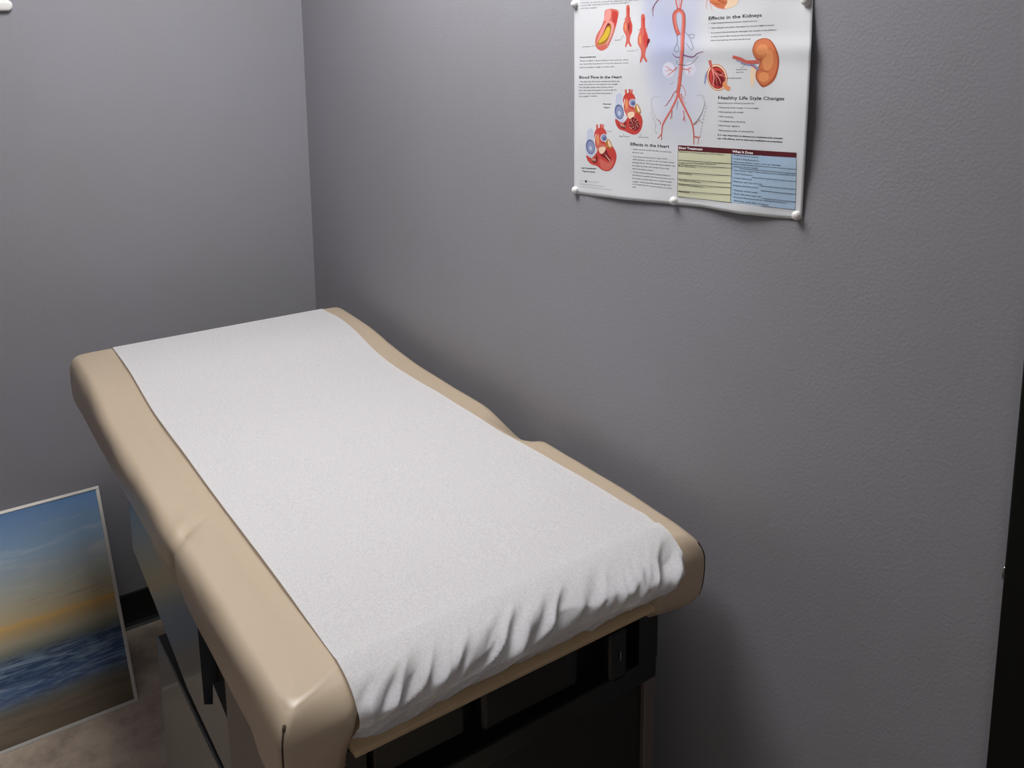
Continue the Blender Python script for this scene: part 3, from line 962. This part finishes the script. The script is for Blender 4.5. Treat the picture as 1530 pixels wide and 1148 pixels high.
for s, a, b_ in (('• Relaxes blood vessels', (540, 532), (765, 553)), ('• Lowers blood pressure', (540, 562), (770, 584)), ('• Prevents kidney, heart, and eye damage', (540, 592), (955, 622)), ('• Relaxes blood vessels', (540, 630), (760, 648)),
                 ('• Decreases heart rate and force of contraction and', (540, 662), (1080, 708)), ('lowers blood pressure', (562, 690), (715, 708)), ('• Lowers fluid level', (540, 727), (705, 745)), ('• Removes salt from the body', (540, 757), (798, 785)),
                 ('• Relaxes blood vessels', (535, 792), (765, 814)), ('• Relaxes artery walls', (540, 832), (758, 858)), ('• Slows the heart beat rate', (540, 862), (788, 892)), ('• Reduces blood pressure by relaxing the arteries in', (540, 892), (1005, 944)), ('the body, eases flow in vessels', (552, 922), (850, 962))):
    t.text(s, a, b_, 14, K, 0.004)
t.done('drug_table', 'olive and blue table with a maroon header')

# artery with plaque, two aneurysms ---------------------------------------
t = Art(Z1)
t.poly([(425, 110), (560, 118), (555, 230), (520, 360), (478, 470), (440, 545), (375, 580), (318, 550), (300, 480), (318, 400), (370, 310), (400, 220)], CORAL)
t.poly([(430, 112), (478, 116), (470, 220), (405, 240), (400, 215)], PINK)
t.poly([(500, 130), (556, 150), (550, 235), (520, 300), (495, 220)], RED)
t.poly([(440, 235), (505, 260), (512, 330), (470, 450), (420, 505), (345, 520), (318, 495), (345, 400), (385, 310)], PINK)
t.poly([(450, 262), (485, 300), (470, 400), (430, 480), (385, 510), (325, 512), (330, 480), (380, 400), (420, 310)], DYEL)
t.poly([(440, 310), (470, 330), (455, 400), (410, 460), (350, 490), (345, 470), (400, 390)], YEL)
t.poly([(452, 262), (470, 290), (440, 300), (400, 370), (425, 300)], DRED)
for k in range(14):
    q = k / 13; c0 = (512 - 75 * q, 270 + 250 * q)
    t.line([(c0[0] - 7, c0[1]), (c0[0] + 7, c0[1] + 5)], 4, 3, WHT, False)
t.done('artery_illustration', 'drawing of a cut artery with yellow plaque')
for cx_, cy_, sc_ in ((675, 300, 1.0), (848, 440, 1.15)):
    t = Art(Z1)
    f = lambda x, y: (cx_ + x * sc_, cy_ + y * sc_)
    t.poly([f(-18, -230), f(18, -230), f(22, -110), f(50, -20), f(48, 60), f(30, 110), f(22, 170), f(42, 225), f(25, 232), f(2, 195), f(-22, 240), f(-32, 225), f(-20, 165), f(-24, 110), f(-52, 50), f(-50, -20), f(-22, -110)], CORAL)
    t.poly([f(-5, -200), f(16, -200), f(18, -100), f(45, -10), f(42, 55), f(20, 100), f(15, 20), f(10, -80)], RED)
    t.poly([f(5, -40), f(16, -20), f(14, 40), f(6, 60), f(0, 10)], DRED if sc_ == 1 else RED)
    t.poly([f(-40, 0), f(-25, -40), f(-18, 30), f(-28, 60)], LORG)
    t.line([f(-20, -100), f(-48, -75)], 9, 4, CORAL); t.line([f(20, -100), f(38, -85)], 9, 4, CORAL)
    if sc_ > 1:
        t.poly([f(40, 20), f(60, 0), f(68, 25), f(50, 60), f(40, 90)], DRED)
    t.done('aneurysm_illustration', 'drawing of a swollen red vessel')

# body arteries -------------------------------------------------------------
t = Art(Z1)
HALO = ink('halo', (214, 214, 230))
for c in ((1140, 800, 70, 90), (1385, 790, 65, 80)):
    t.ell(c[:2], c[2], c[3], HALO)
J = lambda p: ((850 + p[0] / 7.653 - 850) * 7.653, 0)
t.line([(1215, -60), (1228, 40), (1245, 100)], 14, 16, CORAL); t.line([(1300, -60), (1285, 40), (1272, 100)], 14, 16, CORAL)
t.line([(1258, -40), (1262, 60), (1262, 100)], 8, 10, PINK)
t.line([(1258, 400), (1228, 330), (1205, 220), (1215, 150), (1262, 118), (1305, 160), (1312, 260), (1302, 400), (1296, 560), (1285, 700), (1275, 830), (1262, 960), (1245, 1070)], 46, 40, DRED)
t.line([(1258, 396), (1228, 328), (1206, 220), (1216, 152), (1262, 121), (1304, 160), (1311, 260), (1301, 400), (1295, 560), (1284, 700), (1274, 830), (1261, 960), (1244, 1070)], 38, 34, CORAL)
t.line([(1238, 340), (1216, 225), (1226, 165), (1262, 134), (1290, 165), (1299, 260), (1290, 400), (1283, 560), (1272, 700), (1262, 830), (1250, 960)], 9, 7, PINK)
t.line([(1235, 410), (1240, 480), (1205, 560), (1215, 590), (1260, 575), (1240, 500)], 5, 4, G)
t.line([(1335, 370), (1380, 430), (1420, 540), (1395, 568), (1340, 490)], 5, 4, G); t.line([(1365, 400), (1430, 395), (1420, 440), (1385, 425)], 5, 4, G)
t.line([(1300, 625), (1360, 645), (1420, 650), (1470, 610), (1540, 590)], 16, 7, PUR); t.line([(1265, 655), (1220, 650), (1180, 610)], 14, 5, PUR)
t.line([(1230, 690), (1245, 735), (1330, 745), (1390, 735), (1440, 690), (1480, 640)], 4, 4, K)
t.line([(1235, 770), (1190, 815), (1130, 860)], 14, 5, CORAL); t.line([(1190, 815), (1130, 770), (1100, 755)], 8, 4, CORAL); t.line([(1170, 800), (1100, 815)], 6, 3, CORAL); t.line([(1160, 840), (1120, 870)], 6, 3, CORAL)
t.line([(1300, 785), (1350, 795), (1400, 765)], 14, 5, CORAL); t.line([(1350, 790), (1400, 830)], 7, 3, CORAL); t.line([(1370, 800), (1375, 860)], 6, 3, CORAL); t.line([(1370, 785), (1420, 790)], 5, 3, CORAL)
t.line([(1270, 880), (1235, 900)], 6, 3, RED); t.line([(1200, 940), (1155, 965)], 4, 3, G)
t.line([(1275, 960), (1310, 1000), (1335, 1060), (1325, 1100)], 9, 4, CORAL); t.line([(1240, 1030), (1200, 1060), (1175, 1110)], 9, 4, CORAL)
t.line([(1020, 0), (975, 60), (960, 130), (965, 190)], 9, 4, DRED); t.line([(975, 60), (940, 120)], 6, 3, DRED); t.line([(1060, -40), (1015, 5)], 12, 9, CORAL)
t.line([(1270, 1075), (1320, 1130)], 7, 4, RED)
t.z = Z3
t.line([(1168, -10), (1150, 60), (1090, 180), (1020, 300), (1000, 360), (992, 430), (950, 480)], 24, 8, CORAL); t.line([(994, 420), (990, 500)], 9, 6, CORAL)
t.line([(1170, -10), (1195, 60), (1250, 170), (1312, 300), (1332, 380), (1338, 460), (1338, 548)], 24, 9, CORAL)
t.line([(1335, 460), (1390, 470), (1380, 540)], 10, 5, CORAL); t.line([(1340, 330), (1380, 300), (1400, 290)], 7, 5, CORAL)
t.line([(1105, 180), (1100, 230), (1085, 275)], 11, 5, CORAL); t.line([(1100, 230), (1115, 260)], 6, 3, CORAL)
t.line([(1225, 180), (1235, 240), (1220, 290)], 11, 5, CORAL); t.line([(1235, 240), (1245, 305)], 7, 4, CORAL)
t.line([(1120, 0), (1100, 40), (1060, 100), (1025, 135)], 9, 4, CORAL); t.line([(1085, 70), (1060, 80)], 5, 3, CORAL)
t.line([(1205, 0), (1215, 60), (1260, 110)], 8, 4, CORAL); t.line([(1170, 80), (1158, 130), (1160, 175)], 7, 3, DBLU)
t.line([(985, 330), (975, 295), (940, 270)], 7, 4, CORAL); 
def dashes(pts):
    for a, c in list(zip(pts, pts[1:]))[::2]: t.line([a, c], 4, 3, G, False)
dashes(cr_spline([(975, 300), (935, 260), (905, 200), (885, 140), (890, 60), (930, 30), (985, 40)], 6))
dashes(cr_spline([(880, 200), (905, 270), (930, 330), (925, 400), (955, 430)], 6))
t.z = Z4
t.line([(205, 265), (250, 215), (285, 150), (305, 80)], 4, 3, G); t.line([(250, 215), (280, 255)], 4, 3, G)
dashes(cr_spline([(305, 80), (290, 30), (265, 12), (230, 15)], 5)); dashes(cr_spline([(318, 100), (300, 180), (280, 270), (268, 340), (250, 380)], 6))
t.line([(205, 360), (240, 380), (268, 360)], 5, 3, CORAL)
t.done('artery_figure', 'drawing of the aorta and main arteries of the body')

# retina circle ---------------------------------------------------------------
t = Art(Z2)
t.ell((390, -95), 190, 200, PINK, 0, 40); t.ell((390, -97), 182, 193, ORG, 0, 40)
t.poly([(440, -20), (520, -40), (560, 0), (530, 60), (450, 95), (400, 90), (430, 40)], CRM)
t.ell((300, -60), 60, 70, LORG); t.line([(230, 20), (300, 45), (380, 40), (440, 20)], 10, 4, DORG); t.line([(300, 45), (350, 75)], 7, 3, DORG)
t.line([(260, -80), (330, 0), (410, 30)], 9, 4, DRED)
t.line([(215, -20), (190, 40), (200, 105)], 8, 4, PINK); t.line([(230, 20), (250, 80), (262, 125)], 8, 4, PINK)
t.done('eye_illustration', 'drawing of the back of an eye in orange')

# kidney section and whole kidney ----------------------------------------------
t = Art(Z2)
t.line([(235, 800), (195, 850), (175, 960)], 34, 16, BLU)
t.ell((318, 885), 116, 155, ORG, -12, 36); t.ell((318, 885), 108, 147, CRM, -12, 36); t.ell((316, 888), 96, 130, DRED, -12, 36)
t.ell((316, 888), 88, 120, RED, -12, 36); t.ell((330, 900), 66, 95, DRED, -12, 30)
t.poly([(400, 930), (440, 980), (470, 1000), (440, 1040), (380, 980)], LORG)
t.line([(232, 690), (262, 790), (330, 850), (410, 875)], 34, 12, CORAL)
t.line([(262, 790), (280, 880), (270, 985)], 20, 8, PINK); t.line([(290, 830), (340, 900), (360, 960)], 14, 5, PINK); t.line([(300, 850), (310, 930), (330, 1000)], 12, 4, CORAL); t.line([(350, 860), (400, 830)], 8, 4, PINK)
t.done('glomerulus_illustration', 'round red drawing of a cut kidney vessel knot')
t = Art(Z2)
t.poly([(700, 790), (750, 760), (755, 860), (730, 980), (705, 985), (698, 900)], CRM)
t.poly([(730, 620), (722, 560), (760, 470), (850, 436), (930, 460), (990, 550), (1026, 680), (1010, 820), (960, 930), (850, 998), (790, 950), (758, 880), (770, 800), (800, 740), (805, 690), (760, 675)], DORG)
t.poly([(736, 615), (732, 560), (770, 480), (850, 445), (920, 470), (975, 560), (1008, 680), (990, 810), (940, 910), (855, 975), (800, 935), (772, 880), (782, 810), (810, 745), (815, 680), (765, 665)], ORG)
t.ell((830, 570), 72, 62, LORG, -30); t.ell((900, 690), 62, 120, LORG, 8); t.ell((850, 880), 60, 55, LORG)
t.line([(780, 690), (850, 660), (880, 610)], 8, 3, DORG); t.line([(800, 790), (870, 815), (920, 800)], 8, 3, DORG)
t.line([(590, 720), (660, 735), (735, 750), (790, 800)], 22, 34, BLU)
t.line([(495, 650), (580, 675), (660, 710), (800, 705)], 36, 44, CORAL); t.line([(510, 650), (600, 690), (700, 715), (790, 700)], 9, 12, PINK)
t.line([(540, 690), (620, 725)], 12, 8, BLU); t.line([(690, 720), (740, 770), (790, 815)], 10, 6, RED)
t.done('kidney_illustration', 'drawing of a whole orange-brown kidney')

# hearts -------------------------------------------------------------------------
for which in (0, 1):
    t = Art(Z3)
    if which == 0: f = lambda x, y: (x, y)
    else: f = lambda x, y: (x - 310 + (0 if y < 200 else 0) + 2, y + 375)
    q = lambda *pts: [f(*p) for p in pts]
    # stubs of the great vessels
    t.line(q((610, -45), (612, 20)), 22, 24, CORAL); t.line(q((650, -50), (650, 20)), 16, 22, RED); t.line(q((675, -45), (668, 20)), 20, 22, CORAL)
    t.poly(q((505, 20), (560, 0), (575, 90), (570, 200), (600, 330), (540, 310), (495, 260), (485, 190), (500, 100)), LBLU)
    t.ell(f(540, 195), 48, 80, DBLU, -8); t.ell(f(542, 198), 38, 66, BLU, -8); t.ell(f(540, 210), 14, 24, LBLU, -8)
    if which == 0:
        t.poly([(500, 270), (560, 310), (600, 300), (640, 240), (720, 180), (770, 230), (790, 300), (775, 380), (740, 425), (690, 438), (640, 420), (600, 400), (540, 380), (505, 330)], RED)
    else:
        t.poly([(188, 660), (240, 690), (290, 640), (330, 560), (380, 525), (450, 545), (495, 610), (510, 680), (490, 760), (450, 815), (400, 830), (350, 815), (300, 775), (240, 755), (200, 715)], RED)
        t.poly([(330, 700), (420, 740), (480, 700), (470, 770), (420, 815), (350, 800)], CORAL)
    t.poly(q((580, 60), (600, 10), (650, -10), (695, 10), (712, 70), (690, 130), (720, 200), (660, 240), (600, 200), (585, 120)), RED)
    t.poly(q((590, 70), (620, 50), (640, 80), (650, 150), (720, 185), (690, 240), (640, 260), (605, 200)), CORAL)
    t.poly(q((600, 90), (625, 70), (630, 150), (615, 170)), LORG)
    t.poly(q((720, 110), (755, 140), (772, 200), (745, 215), (705, 170)), DYEL); t.poly(q((725, 120), (750, 150), (762, 195), (735, 185)), CRM)
    t.ell(f(684, 98), 38, 42, WHT); t.ell(f(684, 98), 33, 37, BLU); t.ell(f(690, 105), 18, 20, DBLU)
    t.poly(q((630, 210), (690, 195), (700, 240), (650, 270)), CRM)
    if which == 0:
        t.poly([(650, 290), (690, 250), (740, 290), (760, 350), (720, 395), (680, 380), (650, 340)], DRED)
        for k in range(16):
            a = k * 2.4; r_ = 14 + k * 3.1
            t.line([(705 + r_ * math.cos(a) * .9, 325 + r_ * math.sin(a)), (705 + (r_ + 14) * math.cos(a + .4) * .9, 325 + (r_ + 14) * math.sin(a + .4))], 6, 3, PINK if k % 2 else CRM, False)
        t.poly([(530, 320), (580, 350), (605, 290), (612, 370), (560, 360)], DRED)
        for k in range(6): t.line([(550 + k * 11, 318 + k * 4), (556 + k * 10, 350 + k * 3)], 4, 3, CRM, False)
    else:
        t.poly([(335, 640), (365, 655), (395, 600), (420, 650), (445, 690), (430, 725), (390, 690), (350, 670)], DRED)
        for k in range(9): t.line([(388 + k * 6, 650 + k * 7), (400 + k * 5, 672 + k * 7)], 6, 3, CRM if k % 2 else PINK, False)
        t.poly([(230, 690), (270, 715), (300, 660), (300, 730), (260, 735)], DRED)
        for k in range(5): t.line([(240 + k * 11, 690 + k * 2), (246 + k * 10, 716 + k * 3)], 4, 3, CRM, False)
    t.line(q((598, 60), (585, 140), (600, 230)), 6, 4, WHT)
    t.done('heart_illustration', ('drawing of a normal heart cut open', 'drawing of an enlarged heart cut open')[which])

# push pins ----------------------------------------------------------------------
for px, py, where in ((860, 6, 'high on the left edge of the poster'), (1206, 1, 'high on the right edge of the poster'),
                      (861, 284, 'at the lower left corner of the poster'), (1008, 300, 'in the middle of the bottom edge of the poster'), (1192, 322, 'at the lower right corner of the poster')):
    bm = bmesh.new()
    c_ = sheet_pt(px, py, 0)
    c_.y -= 0.0006
    k = 0.0066
    add_lathe(bm, c_, Vector((0, -1, 0)), [(k * 0.95, 0), (k, 0.001), (k * .98, 0.003), (k * .86, 0.0052), (k * .6, 0.0068), (k * .3, 0.0076), (k * .02, 0.0078)], 20)
    o = link('push_pin', bm, WHITEP, None, True)
    tag(o, 'white round push pin ' + where, 'push pin', 'push pins holding the poster')
